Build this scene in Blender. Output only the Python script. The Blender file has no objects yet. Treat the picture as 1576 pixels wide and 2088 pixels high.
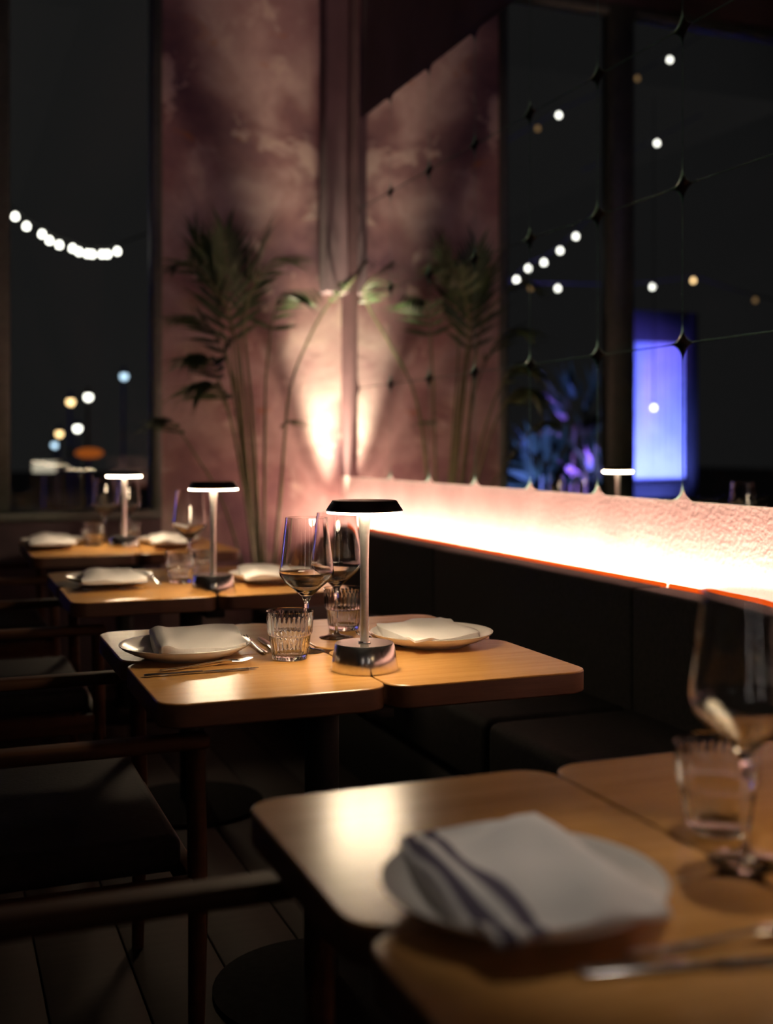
import bpy, bmesh, math, random
from mathutils import Vector, Matrix
random.seed(7)
PI = math.pi
S = bpy.context.scene
C = S.collection

# ------------------------------------------------------------------ camera
F, CX, HY, CAMZ = 2350.0, 788.0, 910.0, 1.2          # focal length / principal point in photo pixels (1576 x 2088), eye height
YAW = math.atan(918 / F)
cs, sn = math.cos(YAW), math.sin(YAW)
cam = bpy.data.cameras.new('camera')
cam.sensor_fit = 'VERTICAL'
cam.sensor_height = 36.0
cam.lens = F / 2088 * 36.0
cam.shift_y = -(1044 - HY) / 2088
cam.clip_start = 0.02
cam.dof.use_dof = True
cam.dof.focus_distance = 2.42
cam.dof.aperture_fstop = 1.85
cam_o = bpy.data.objects.new('camera', cam)
cam_o.location = (0, 0, CAMZ)
cam_o.rotation_euler = (PI / 2, 0, -YAW)
C.objects.link(cam_o)
S.camera = cam_o

# ------------------------------------------------------------------ world, exposure, room lights
w = bpy.data.worlds.new('night')
S.world = w
w.use_nodes = True
w.node_tree.nodes['Background'].inputs[0].default_value = (0.0100, 0.0095, 0.0095, 1)
w.node_tree.nodes['Background'].inputs[1].default_value = 1.0
S.view_settings.view_transform = 'Standard'
S.view_settings.look = 'None'
S.view_settings.exposure = 0.0
S.view_settings.gamma = 1.0
S.view_settings.use_curve_mapping = False


def light(name, kind, loc, power, color, aim=None, size=None, sizey=None, **kw):
    d = bpy.data.lights.new(name, kind)
    d.energy = power
    d.color = color
    if kind == 'AREA':
        d.shape = 'RECTANGLE'
        d.size = size
        d.size_y = sizey or size
    elif size is not None:
        d.shadow_soft_size = size
    for k, val in kw.items():
        setattr(d, k, val)
    o = bpy.data.objects.new(name, d)
    o.location = loc
    if aim is not None:
        o.rotation_euler = (Vector(aim) - Vector(loc)).to_track_quat('-Z', 'Y').to_euler()
    C.objects.link(o)
    return o


# added unseen overhead fill that lifts the blacks across the room
light('house_light', 'AREA', (-0.9, 0.6, 4.1), 1.3, (1.0, 0.86, 0.76), (-0.9, 0.6, 0), 3.6, 7.0)
# added unseen spot without a fixture, assumed, tinting the plaster wall violet
light('violet_spot', 'SPOT', (-1.5, -1.0, 3.9), 62.0, (0.66, 0.42, 0.95), (1.35, 5.9, 2.7), 0.08, spot_size=0.5, spot_blend=0.9)
# added unseen spot that brightens the napkin on the closest table
light('table_downlight', 'SPOT', (1.55, 1.75, 4.0), 125.0, (1.0, 0.88, 0.74), (0.66, 1.00, 0.77), 0.03, spot_size=0.17, spot_blend=0.75)
# assumed unseen uplight behind the bench end, added for the corner glow
light('corner_uplight', 'SPOT', (1.98, 5.83, 0.78), 680.0, (1.0, 0.86, 0.58), (1.89, 5.88, 3.6), 0.03, spot_size=0.60, spot_blend=1.0)


# ------------------------------------------------------------------ pixel helper: photo pixel -> point on a horizontal plane / at a depth along the room
def on_plane(px, py, z=0.75):
    Y = F * (CAMZ - z) / (py - HY)
    X = (px - CX) / F * Y
    return Vector((Y * sn + X * cs, Y * cs - X * sn, z))


def at_depth(px, py, u, mirrored=False):
    t = (px - CX) / F
    v = u * (sn + t * cs) / (cs - t * sn)
    Y = u * cs + v * sn
    if mirrored:
        v = 2 * WALL_V - v
    return Vector((v, u, CAMZ - (py - HY) * Y / F))


WALL_V = 2.05          # face of the mirrored wall
FAR_U = 5.92           # face of the far wall

# ------------------------------------------------------------------ mesh helpers


def mesh_from(verts, faces, name='mesh'):
    me = bpy.data.meshes.new(name)
    me.from_pydata([tuple(v) for v in verts], [], faces)
    me.update()
    return me


def fix(me, smooth=False, angle=None):
    bm = bmesh.new()
    bm.from_mesh(me)
    bmesh.ops.recalc_face_normals(bm, faces=bm.faces)
    bm.to_mesh(me)
    bm.free()
    if smooth:
        for p in me.polygons:
            p.use_smooth = True
        if angle:
            me.set_sharp_from_angle(angle=math.radians(angle))
    return me


def obj(name, me, mat, parent=None, loc=None, rot=None):
    o = bpy.data.objects.new(name, me)
    if mat is not None:
        if isinstance(mat, (list, tuple)):
            for m in mat:
                me.materials.append(m)
        elif not me.materials:
            me.materials.append(mat)
    if parent is not None:
        o.parent = parent
    if loc is not None:
        o.location = loc
    if rot is not None:
        o.rotation_euler = rot
    C.objects.link(o)
    return o


def tag(o, label=None, cat=None, group=None, kind=None):
    if label:
        o['label'] = label
    if cat:
        o['category'] = cat
    if group:
        o['group'] = group
    if kind:
        o['kind'] = kind
    return o


def thing(name, label, cat, loc=(0, 0, 0), rz=0.0, group=None):
    o = bpy.data.objects.new(name, None)
    o.empty_display_size = 0.05
    o.location = loc
    o.rotation_euler = (0, 0, rz)
    C.objects.link(o)
    return tag(o, label, cat, group)


def dup(root, loc, rz, label, group=None):
    r = root.copy()
    C.objects.link(r)
    r.location = loc
    r.rotation_euler = (0, 0, rz)
    r['label'] = label
    if group:
        r['group'] = group
    for ch in list(root.children):
        c = ch.copy()
        C.objects.link(c)
        c.parent = r
        for g in list(ch.children):
            d = g.copy()
            C.objects.link(d)
            d.parent = c
    return r


def lathe(profile, seg=48, closed=False):
    """profile: (r, z) list; r = 0 ends become poles; closed joins last to first"""
    verts, faces, rings = [], [], []
    for r, z in profile:
        if r <= 1e-6:
            rings.append([len(verts)])
            verts.append((0, 0, z))
        else:
            rings.append(list(range(len(verts), len(verts) + seg)))
            for k in range(seg):
                a = 2 * PI * k / seg
                verts.append((r * math.cos(a), r * math.sin(a), z))
    pairs = list(zip(rings[:-1], rings[1:]))
    if closed:
        pairs.append((rings[-1], rings[0]))
    for A, B in pairs:
        for k in range(seg):
            k2 = (k + 1) % seg
            if len(A) == 1 and len(B) == 1:
                continue
            if len(A) == 1:
                faces.append((A[0], B[k2], B[k]))
            elif len(B) == 1:
                faces.append((A[k], A[k2], B[0]))
            else:
                faces.append((A[k], A[k2], B[k2], B[k]))
    return mesh_from(verts, faces)


def boxes(items, bevel=0.0, seg=2):
    """items: list of (x0,x1,y0,y1,z0,z1)"""
    bm = bmesh.new()
    for x0, x1, y0, y1, z0, z1 in items:
        m = Matrix.Translation(((x0 + x1) / 2, (y0 + y1) / 2, (z0 + z1) / 2)) @ Matrix.Diagonal((x1 - x0, y1 - y0, z1 - z0, 1))
        bmesh.ops.create_cube(bm, size=1, matrix=m)
    if bevel:
        bmesh.ops.bevel(bm, geom=list(bm.edges), offset=bevel, segments=seg, affect='EDGES', profile=0.5)
    me = bpy.data.meshes.new('box')
    bm.to_mesh(me)
    bm.free()
    if bevel:
        for p in me.polygons:
            p.use_smooth = True
        me.set_sharp_from_angle(angle=math.radians(50))
    return me


def rounded_outline(w, h, r, n=8):
    pts = []
    for cx, cy, a0 in ((w / 2 - r, h / 2 - r, 0), (-w / 2 + r, h / 2 - r, PI / 2), (-w / 2 + r, -h / 2 + r, PI), (w / 2 - r, -h / 2 + r, 3 * PI / 2)):
        for k in range(n + 1):
            a = a0 + PI / 2 * k / n
            pts.append((cx + r * math.cos(a), cy + r * math.sin(a)))
    return pts


def prism(outline, z0, z1, bevel=0.0):
    def ring(off, z):
        cxm = sum(p[0] for p in outline) / len(outline)
        cym = sum(p[1] for p in outline) / len(outline)
        out = []
        for x, y in outline:
            d = math.hypot(x - cxm, y - cym) or 1
            out.append((x - (x - cxm) / d * off, y - (y - cym) / d * off, z))
        return out
    if bevel:
        rings = [ring(bevel, z0), ring(0, z0 + bevel), ring(0, z1 - bevel), ring(bevel * 0.3, z1 - bevel * 0.3), ring(bevel, z1)]
    else:
        rings = [ring(0, z0), ring(0, z1)]
    n = len(outline)
    verts = [p for r in rings for p in r]
    faces = [tuple(reversed(range(n)))]
    for q in range(len(rings) - 1):
        for k in range(n):
            k2 = (k + 1) % n
            faces.append((q * n + k, q * n + k2, (q + 1) * n + k2, (q + 1) * n + k))
    faces.append(tuple(range((len(rings) - 1) * n, len(rings) * n)))
    return mesh_from(verts, faces)


def tube(path, radii, seg=10, caps=True):
    path = [Vector(p) for p in path]
    if not isinstance(radii, (list, tuple)):
        radii = [radii] * len(path)
    verts, faces = [], []
    prev = None
    for i, p in enumerate(path):
        t = (path[min(i + 1, len(path) - 1)] - path[max(i - 1, 0)]).normalized()
        if prev is None:
            ref = Vector((0, 0, 1)) if abs(t.z) < 0.9 else Vector((1, 0, 0))
            nrm = t.cross(ref).normalized()
        else:
            nrm = (prev - t * prev.dot(t)).normalized()
        prev = nrm
        b = t.cross(nrm)
        for k in range(seg):
            a = 2 * PI * k / seg
            verts.append(p + (nrm * math.cos(a) + b * math.sin(a)) * radii[i])
    for i in range(len(path) - 1):
        for k in range(seg):
            k2 = (k + 1) % seg
            faces.append((i * seg + k, i * seg + k2, (i + 1) * seg + k2, (i + 1) * seg + k))
    if caps:
        faces.append(tuple(reversed(range(seg))))
        faces.append(tuple(range((len(path) - 1) * seg, len(path) * seg)))
    return fix(mesh_from(verts, faces), True, 60)


def bezier(p0, p1, p2, n=14):
    p0, p1, p2 = Vector(p0), Vector(p1), Vector(p2)
    return [p0 * (1 - t) ** 2 + p1 * 2 * t * (1 - t) + p2 * t * t for t in [k / n for k in range(n + 1)]]


def spline(pts, n=6):
    pts = [Vector(p) for p in pts]
    P = [pts[0] * 2 - pts[1]] + pts + [pts[-1] * 2 - pts[-2]]
    out = []
    for i in range(1, len(P) - 2):
        for k in range(n):
            t = k / n
            a, b, c, d = P[i - 1], P[i], P[i + 1], P[i + 2]
            out.append(0.5 * ((2 * b) + (c - a) * t + (2 * a - 5 * b + 4 * c - d) * t * t + (3 * b - a - 3 * c + d) * t ** 3))
    out.append(pts[-1])
    return out


# ------------------------------------------------------------------ materials
class NT:
    def __init__(self, name):
        self.m = bpy.data.materials.new(name)
        self.m.use_nodes = True
        self.t = self.m.node_tree
        self.t.nodes.clear()
        self.out = self.t.nodes.new('ShaderNodeOutputMaterial')

    def n(self, typ, **kw):
        nd = self.t.nodes.new(typ)
        for k, val in kw.items():
            if isinstance(k, str) and hasattr(nd, k):
                setattr(nd, k, val)
        return nd

    def l(self, a, b):
        self.t.links.new(a, b)

    def ramp(self, src, stops):
        r = self.n('ShaderNodeValToRGB')
        el = r.color_ramp.elements
        while len(el) < len(stops):
            el.new(0.5)
        for e, (p, c) in zip(el, stops):
            e.position = p
            e.color = (*c, 1) if len(c) == 3 else c
        self.l(src, r.inputs[0])
        return r.outputs[0]

    def coords(self, kind='Object', scale=(1, 1, 1), rot=(0, 0, 0)):
        tc = self.n('ShaderNodeTexCoord')
        mp = self.n('ShaderNodeMapping')
        mp.inputs['Scale'].default_value = scale
        mp.inputs['Rotation'].default_value = rot
        self.l(tc.outputs[kind], mp.inputs[0])
        return mp.outputs[0]

    def noise(self, vec, scale, detail=4, rough=0.55, dist=0.0):
        nz = self.n('ShaderNodeTexNoise')
        nz.inputs['Scale'].default_value = scale
        nz.inputs['Detail'].default_value = detail
        nz.inputs['Roughness'].default_value = rough
        nz.inputs['Distortion'].default_value = dist
        if vec is not None:
            self.l(vec, nz.inputs['Vector'])
        return nz.outputs['Fac']

    def bump(self, h, strength=0.2, dist=0.01):
        b = self.n('ShaderNodeBump')
        b.inputs['Strength'].default_value = strength
        b.inputs['Distance'].default_value = dist
        self.l(h, b.inputs['Height'])
        return b.outputs[0]

    def pbsdf(self, **kw):
        p = self.n('ShaderNodeBsdfPrincipled')
        for k, val in kw.items():
            k = k.replace('_', ' ')
            if hasattr(val, 'is_linked') or hasattr(val, 'links'):
                self.l(val, p.inputs[k])
            else:
                p.inputs[k].default_value = (*val, 1) if isinstance(val, tuple) and len(val) == 3 else val
        self.l(p.outputs[0], self.out.inputs[0])
        return p


def plain(name, col, rough=0.5, metal=0.0, spec=0.5, nscale=0, namount=0.25, bump=0.0, **kw):
    t = NT(name)
    co = t.coords()
    base = (*col,)
    if nscale:
        nz = t.noise(co, nscale)
        base = t.ramp(nz, [(0.3, tuple(c * (1 - namount) for c in col)), (0.7, tuple(min(1, c * (1 + namount)) for c in col))])
    args = dict(Base_Color=base, Roughness=rough, Metallic=metal, Specular_IOR_Level=spec)
    if bump:
        args['Normal'] = t.bump(t.noise(co, nscale * 2 or 60), bump)
    args.update(kw)
    t.pbsdf(**args)
    return t.m


def emissive(name, col, strength):
    t = NT(name)
    e = t.n('ShaderNodeEmission')
    e.inputs[0].default_value = (*col, 1)
    e.inputs[1].default_value = strength
    t.l(e.outputs[0], t.out.inputs[0])
    return t.m


def mat_wood(name, light_c, dark_c, rough=0.28, spec=0.6):
    t = NT(name)
    co = t.coords('Object', (1.2, 14.0, 14.0))
    n1 = t.noise(co, 3.0, 6, 0.6, 0.6)
    co2 = t.coords('Object', (6, 130.0, 130.0))
    n2 = t.noise(co2, 3.0, 3, 0.6)
    col = t.ramp(n1, [(0.28, dark_c), (0.5, tuple((a + b) / 2 for a, b in zip(light_c, dark_c))), (0.72, light_c)])
    mx = t.n('ShaderNodeMixRGB')
    mx.blend_type = 'MULTIPLY'
    mx.inputs[0].default_value = 0.35
    t.l(col, mx.inputs[1])
    t.l(t.ramp(n2, [(0.35, (0.72, 0.68, 0.6)), (0.6, (1, 1, 1))]), mx.inputs[2])
    t.pbsdf(Base_Color=mx.outputs[0], Roughness=rough, Specular_IOR_Level=spec, Normal=t.bump(n2, 0.03, 0.001))
    return t.m


def mat_plaster():
    t = NT('peeling_plaster')
    co = t.coords('Object', (1, 1, 1))
    big = t.noise(co, 1.5, 4, 0.5, 0.2)
    mid = t.noise(co, 3.4, 8, 0.62, 0.3)
    fine = t.noise(co, 34, 4, 0.6)
    c1 = t.ramp(big, [(0.36, (0.13, 0.080, 0.10)), (0.47, (0.25, 0.16, 0.16)), (0.56, (0.42, 0.33, 0.31)), (0.68, (0.28, 0.185, 0.19))])
    patch = t.ramp(mid, [(0.56, (0, 0, 0)), (0.62, (1, 1, 1))])
    mx = t.n('ShaderNodeMixRGB')
    t.l(patch, mx.inputs[0])
    t.l(c1, mx.inputs[1])
    mx.inputs[2].default_value = (0.46, 0.38, 0.34, 1)
    rust = t.ramp(t.noise(t.coords('Object', (1.3, 1, 2.2)), 2.3, 5, 0.6, 0.3), [(0.66, (0, 0, 0)), (0.74, (1, 1, 1))])
    m2 = t.n('ShaderNodeMixRGB')
    t.l(rust, m2.inputs[0])
    t.l(mx.outputs[0], m2.inputs[1])
    m2.inputs[2].default_value = (0.34, 0.16, 0.07, 1)
    m3 = t.n('ShaderNodeMixRGB')
    m3.blend_type = 'MULTIPLY'
    m3.inputs[0].default_value = 0.4
    t.l(m2.outputs[0], m3.inputs[1])
    t.l(t.ramp(fine, [(0.3, (0.7, 0.7, 0.7)), (0.7, (1, 1, 1))]), m3.inputs[2])
    t.pbsdf(Base_Color=m3.outputs[0], Roughness=0.9, Specular_IOR_Level=0.15, Normal=t.bump(mid, 0.35, 0.02))
    return t.m


def mat_render_wall():
    t = NT('textured_wall_plaster')
    co = t.coords('Object', (1, 1, 1))
    nz = t.noise(co, 60, 4, 0.6)
    big = t.noise(co, 5, 4, 0.6)
    col = t.ramp(big, [(0.3, (0.52, 0.44, 0.43)), (0.7, (0.66, 0.58, 0.56))])
    t.pbsdf(Base_Color=col, Roughness=0.85, Specular_IOR_Level=0.2, Normal=t.bump(nz, 0.6, 0.008))
    return t.m


def mat_glass(name='clear_glass', col=(1, 1, 1), rough=0.0):
    t = NT(name)
    g = t.n('ShaderNodeBsdfGlass')
    g.inputs['Color'].default_value = (*col, 1)
    g.inputs['Roughness'].default_value = rough
    g.inputs['IOR'].default_value = 1.5
    t.l(g.outputs[0], t.out.inputs[0])
    return t.m


def mat_pane():
    t = NT('window_glass')
    tr = t.n('ShaderNodeBsdfTransparent')
    tr.inputs[0].default_value = (0.93, 0.96, 0.95, 1)
    gl = t.n('ShaderNodeBsdfGlossy')
    gl.inputs['Roughness'].default_value = 0.0
    fr = t.n('ShaderNodeFresnel')
    fr.inputs[0].default_value = 1.45
    mx = t.n('ShaderNodeMixShader')
    t.l(fr.outputs[0], mx.inputs[0])
    t.l(tr.outputs[0], mx.inputs[1])
    t.l(gl.outputs[0], mx.inputs[2])
    t.l(mx.outputs[0], t.out.inputs[0])
    return t.m


def mat_linen(name, stripes=None):
    t = NT(name)
    uv = t.coords('UV', (1, 1, 1))
    wv = t.noise(t.coords('UV', (160, 160, 1)), 1.0, 2, 0.6)
    base = t.ramp(wv, [(0.3, (0.66, 0.63, 0.61)), (0.7, (0.80, 0.77, 0.75))])
    if stripes:
        sx = t.n('ShaderNodeSeparateXYZ')
        t.l(uv, sx.inputs[0])
        st = []
        for a, b in stripes:
            st += [(a - 0.012, (0, 0, 0)), (a, (1, 1, 1)), (b, (1, 1, 1)), (b + 0.012, (0, 0, 0))]
        mask = t.ramp(sx.outputs[0], [(0.0, (0, 0, 0))] + st)
        mx = t.n('ShaderNodeMixRGB')
        t.l(mask, mx.inputs[0])
        t.l(base, mx.inputs[1])
        mx.inputs[2].default_value = (0.13, 0.11, 0.15, 1)
        base = mx.outputs[0]
    t.pbsdf(Base_Color=base, Roughness=0.9, Specular_IOR_Level=0.1, Normal=t.bump(wv, 0.15, 0.002))
    return t.m


M = {}
M['table_wood'] = mat_wood('honey_oak', (0.62, 0.325, 0.105), (0.50, 0.24, 0.065), 0.25)
M['table_edge'] = mat_wood('dark_stained_table_edge', (0.17, 0.075, 0.038), (0.11, 0.045, 0.022), 0.4)  # panel sides a darker brown than the tops
M['chair_wood'] = mat_wood('walnut', (0.085, 0.034, 0.015), (0.05, 0.020, 0.010), 0.6, 0.2)
M['steel'] = plain('brushed_steel', (0.72, 0.69, 0.66), 0.20, 1.0, nscale=90, namount=0.08)
M['steel_pole'] = plain('satin_steel', (0.80, 0.77, 0.74), 0.32, 1.0, nscale=90, namount=0.08)
M['base_iron'] = plain('black_cast_iron', (0.010, 0.010, 0.010), 0.9, spec=0.05, nscale=50, namount=0.3)
M['cutlery'] = plain('polished_steel', (0.62, 0.60, 0.58), 0.12, 1.0, nscale=40, namount=0.05)
M['shade_metal'] = plain('dark_shade_metal', (0.10, 0.085, 0.08), 0.3, 1.0, nscale=60, namount=0.1)
M['diffuser'] = emissive('lamp_diffuser', (1.0, 0.77, 0.50), 54.0)
M['diffuser_dim'] = emissive('lamp_diffuser_dimmed', (1.0, 0.72, 0.42), 8.0)
M['china'] = plain('off_white_china', (0.72, 0.68, 0.64), 0.2, nscale=12, namount=0.04)
M['linen'] = mat_linen('white_linen')
M['linen_striped'] = mat_linen('white_linen_with_dark_stripes', [(0.045, 0.115), (0.195, 0.275)])
M['glass'] = mat_glass()
M['pane'] = mat_pane()
M['leather'] = plain('black_leather', (0.016, 0.0145, 0.014), 0.7, spec=0.15, nscale=70, namount=0.3, bump=0.12)
M['dark_metal'] = plain('black_powder_coat', (0.018, 0.017, 0.017), 0.6, spec=0.25, nscale=80, namount=0.2)
M['floor'] = mat_wood('dark_floor_boards', (0.028, 0.020, 0.016), (0.020, 0.014, 0.011), 0.7, 0.2)
M['ceiling'] = plain('dark_ceiling_paint', (0.018, 0.016, 0.016), 0.8, nscale=4, namount=0.2)
M['dark_wall'] = plain('plum_wall_paint', (0.09, 0.06, 0.07), 0.85, nscale=3, namount=0.25, bump=0.1)
M['return_wall'] = plain('plum_return_plaster', (0.17, 0.085, 0.10), 0.85, nscale=4, namount=0.25, bump=0.15)
M['plaster'] = mat_plaster()
M['strip_wall'] = mat_render_wall()
M['frame'] = plain('dark_green_window_frame', (0.05, 0.065, 0.055), 0.5, nscale=30, namount=0.2)
M['mirror'] = plain('mirror_silver', (0.80, 0.80, 0.82), 0.0, 1.0, nscale=3, namount=0.01)
M['mirror_edge'] = plain('green_glass_edge', (0.10, 0.24, 0.20), 0.15, nscale=40, namount=0.2)
M['led'] = emissive('led_tape_light', (1.0, 0.55, 0.41), 370.0)
M['led_lip'] = emissive('orange_led_lip', (1.0, 0.11, 0.008), 0.9)  # self-lit orange that paints the bloom along the bench top
M['leaf'] = plain('palm_leaf', (0.020, 0.046, 0.009), 0.5, nscale=9, namount=0.35)
M['stem'] = plain('palm_stem', (0.075, 0.09, 0.03), 0.55, nscale=25, namount=0.3)
M['pot'] = plain('charcoal_pot', (0.045, 0.04, 0.04), 0.6, nscale=20, namount=0.2)
M['soil'] = plain('potting_soil', (0.03, 0.02, 0.014), 0.95, nscale=50, namount=0.5, bump=0.6)
M['bulb_white'] = emissive('bulb_white', (1.0, 0.93, 0.82), 7.0)
M['bulb_warm'] = emissive('bulb_warm', (1.0, 0.62, 0.28), 4.5)
M['bulb_dim'] = emissive('bulb_dim_amber', (1.0, 0.55, 0.22), 0.35)  # dim spots, mostly standing in for second reflections of the bright bulbs
M['bulb_blue'] = emissive('bulb_cool', (0.55, 0.75, 0.95), 2.6)
M['cable'] = plain('black_rubber_cable', (0.015, 0.015, 0.015), 0.7, nscale=60, namount=0.2)
M['asphalt'] = plain('night_paving', (0.03, 0.03, 0.032), 0.8, nscale=8, namount=0.3, bump=0.2)
M['facade'] = plain('dark_facade', (0.03, 0.028, 0.03), 0.8, nscale=2, namount=0.3)
M['white_panel'] = plain('white_curtain', (0.75, 0.75, 0.78), 0.8, nscale=6, namount=0.1)
M['pale_leaf'] = plain('pale_shrub_leaf', (0.42, 0.40, 0.46), 0.6, nscale=9, namount=0.35)

# ------------------------------------------------------------------ room shell
ROOM_L, ROOM_B, ROOM_T = -4.2, -3.6, 4.2
WIN_R, WIN_B, WIN_T, WIN_L = 1.075, 0.88, 3.85, -3.4


def struct(name, me, mat, label=None, parent=None):
    o = obj(name, me, mat, parent)
    if parent is None:
        tag(o, label, None, None, 'structure')
        o['category'] = name.split('_')[0]
    return o


# floor of wide boards
fl = struct('floor', boxes([(ROOM_L, 2.25, ROOM_B, FAR_U + 0.25, -0.06, -0.012)]), M['dark_metal'], 'dark board floor under the tables')
bd = boxes([(-0.098, 0.098, (ROOM_B - FAR_U) / 2, (FAR_U - ROOM_B) / 2, -0.012, 0.0)], 0.002, 1)
for k in range(31):
    obj('floor_board', bd, M['floor'], fl, (ROOM_L + 0.12 + 0.2 * k, (FAR_U + ROOM_B) / 2, 0))
struct('ceiling', boxes([(ROOM_L, 2.25, ROOM_B, FAR_U + 0.25, ROOM_T, ROOM_T + 0.1)]), M['ceiling'], 'dark painted ceiling above the dining room')
wr = struct('wall_right', boxes([(WALL_V + 0.012, 2.25, ROOM_B, FAR_U, 1.0, ROOM_T), (WALL_V + 0.012, 2.25, ROOM_B, FAR_U, 0, 1.0)]), M['dark_wall'], 'dark plum wall carrying the mirror tiles')
struct('wall_band', boxes([(WALL_V, WALL_V + 0.012, ROOM_B, 5.635, 0.40, 1.10), (WALL_V, WALL_V + 0.012, 5.635, FAR_U, 0.40, 1.038)]), M['strip_wall'], 'pale textured plaster band glowing above the bench back', wr)
struct('wall_return', boxes([(WALL_V, WALL_V + 0.012, 5.635, FAR_U, 1.038, ROOM_T)]), M['return_wall'], None, wr)
struct('wall_far', boxes([(WIN_R, 2.25, FAR_U, FAR_U + 0.22, 0, ROOM_T)]), M['plaster'], 'mottled peeling plaster wall behind the palm')
struct('wall_under_window', boxes([(ROOM_L, WIN_R, FAR_U, FAR_U + 0.22, 0, WIN_B), (ROOM_L, WIN_R, FAR_U, FAR_U + 0.22, WIN_T, ROOM_T), (ROOM_L, WIN_L, FAR_U, FAR_U + 0.22, WIN_B, WIN_T)]), M['dark_wall'], 'dark plum wall below and above the night window')
struct('wall_left', boxes([(ROOM_L - 0.15, ROOM_L, ROOM_B, FAR_U + 0.22, 0, ROOM_T)]), M['dark_wall'], 'dark plum side wall away from the mirrors')
struct('wall_back', boxes([(ROOM_L, 2.25, ROOM_B - 0.15, ROOM_B, 0, ROOM_T)]), M['dark_wall'], 'dark plum wall at the back of the room')
tag(obj('corner_duct', boxes([(1.925, WALL_V, 5.80, FAR_U, 2.02, ROOM_T)], 0.006, 2), M['dark_wall']), 'dark boxed duct running up the corner beside the mirrors', 'duct')  # plain dark box filling the upper corner
# window: frame with posts, panes as parts
fz = 0.045
win = struct('window_1', boxes([(WIN_R - 0.05, WIN_R, FAR_U - 0.02, FAR_U + 0.10, WIN_B, WIN_T),
                                (WIN_L, WIN_R, FAR_U - 0.03, FAR_U + 0.12, WIN_B - 0.05, WIN_B),
                                (WIN_L, WIN_R, FAR_U, FAR_U + 0.10, WIN_T - 0.06, WIN_T),
                                (0.17, 0.335, FAR_U - 0.01, FAR_U + 0.10, WIN_B, WIN_T),
                                (-1.66, -1.54, FAR_U - 0.01, FAR_U + 0.10, WIN_B, WIN_T),
                                (WIN_L, WIN_L + 0.06, FAR_U, FAR_U + 0.10, WIN_B, WIN_T)], 0.006, 1), M['frame'], 'tall night window with dark green frame beside the plaster wall')
for a, b in ((0.335, WIN_R - 0.05), (-1.54, 0.17), (WIN_L + 0.06, -1.66)):
    obj('pane', boxes([(a, b, FAR_U + 0.05, FAR_U + 0.054, WIN_B, WIN_T - 0.06)]), M['pane'], win)

# ------------------------------------------------------------------ mirror tiles
TW, TH, GAP = 0.4667, 0.463, 0.0025
mt = thing('mirror_tile_wall', 'grid of square rounded mirror tiles covering the wall above the glowing band', 'mirror', (WALL_V, 5.635, 1.038))
out = rounded_outline(TW - GAP, TH - GAP, 0.055, 7)
tile = prism(out, 0.0, 0.009, 0.0008)
tile.materials.append(M['mirror_edge'])
tile.materials.append(M['mirror'])
tile.polygons[len(tile.polygons) - 1].material_index = 1
for col in range(10):
    for row in range(4):
        # the tile lies in XY; stand it up so that its face looks along -X
        o = obj('mirror_tile', tile, None, mt, (-0.001, -(col + 0.5) * TW, (row + 0.5) * TH), (PI / 2, 0, -PI / 2))

# ------------------------------------------------------------------ bench along the mirrored wall
BACK0, BACK1, BACKZ = 1.84, 1.955, 0.797
bench = thing('banquette_bench', 'long black leather banquette bench under the glowing wall band', 'bench', (0, 0, 0))
obj('plinth', boxes([(1.42, 1.94, -2.6, 5.30, 0.0, 0.26)], 0.004, 1), M['dark_metal'], bench)
seams = [-2.6, -1.35, 0.05, 1.45, 2.80, 4.20, 5.30]
for a, b in zip(seams[:-1], seams[1:]):
    obj('seat_cushion', boxes([(1.38, 1.84, a + 0.004, b - 0.004, 0.26, 0.46)], 0.03, 3), M['leather'], bench)
for a, b in zip(seams[:-1], seams[1:-1] + [5.47]):
    obj('back_cushion', boxes([(BACK0, BACK1, a + 0.003, b - 0.003, 0.10, BACKZ)], 0.012, 3), M['leather'], bench)
led = thing('led_strip_light', 'orange edged light strip hidden behind the bench back', 'light', (0, 0, 0))
obj('channel', boxes([(1.968, 2.046, -2.6, 5.86, 0.700, 0.712)]), M['dark_metal'], led)
obj('led_tape', boxes([(1.985, 1.997, -2.55, 5.84, 0.713, 0.719)]), M['led'], led)
for a, b in zip(seams[:-1], seams[1:-1] + [5.47]):
    obj('lip', tube([(1.964, a + 0.012, BACKZ + 0.001), (1.964, b - 0.012, BACKZ + 0.001)], 0.0085, 8), M['led_lip'], led)  # thin glowing tube put in for the bloom, no lamp part

# ------------------------------------------------------------------ tables
TZ = 0.75
ROWS = [0.575, 2.0, 3.40, 4.85]
TV0, PW, PD = 0.360, 0.4345, 0.4275
tlabel = ['large blurred wooden table closest to the camera under the striped napkin',
          'wooden table in sharp focus under the lamp beside the ribbed tumblers',
          'wooden table third from the camera in the middle distance',
          'farthest wooden table standing by the night window']
panel = fix(prism(rounded_outline(PW - 0.004, PD - 0.004, 0.05, 8), 0.706, TZ, 0.003), True, 12)
panel.materials.append(M['table_edge'])
panel.materials.append(M['table_wood'])
for p_ in panel.polygons:
    p_.material_index = 1 if p_.normal.z > 0.3 else 0


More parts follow.
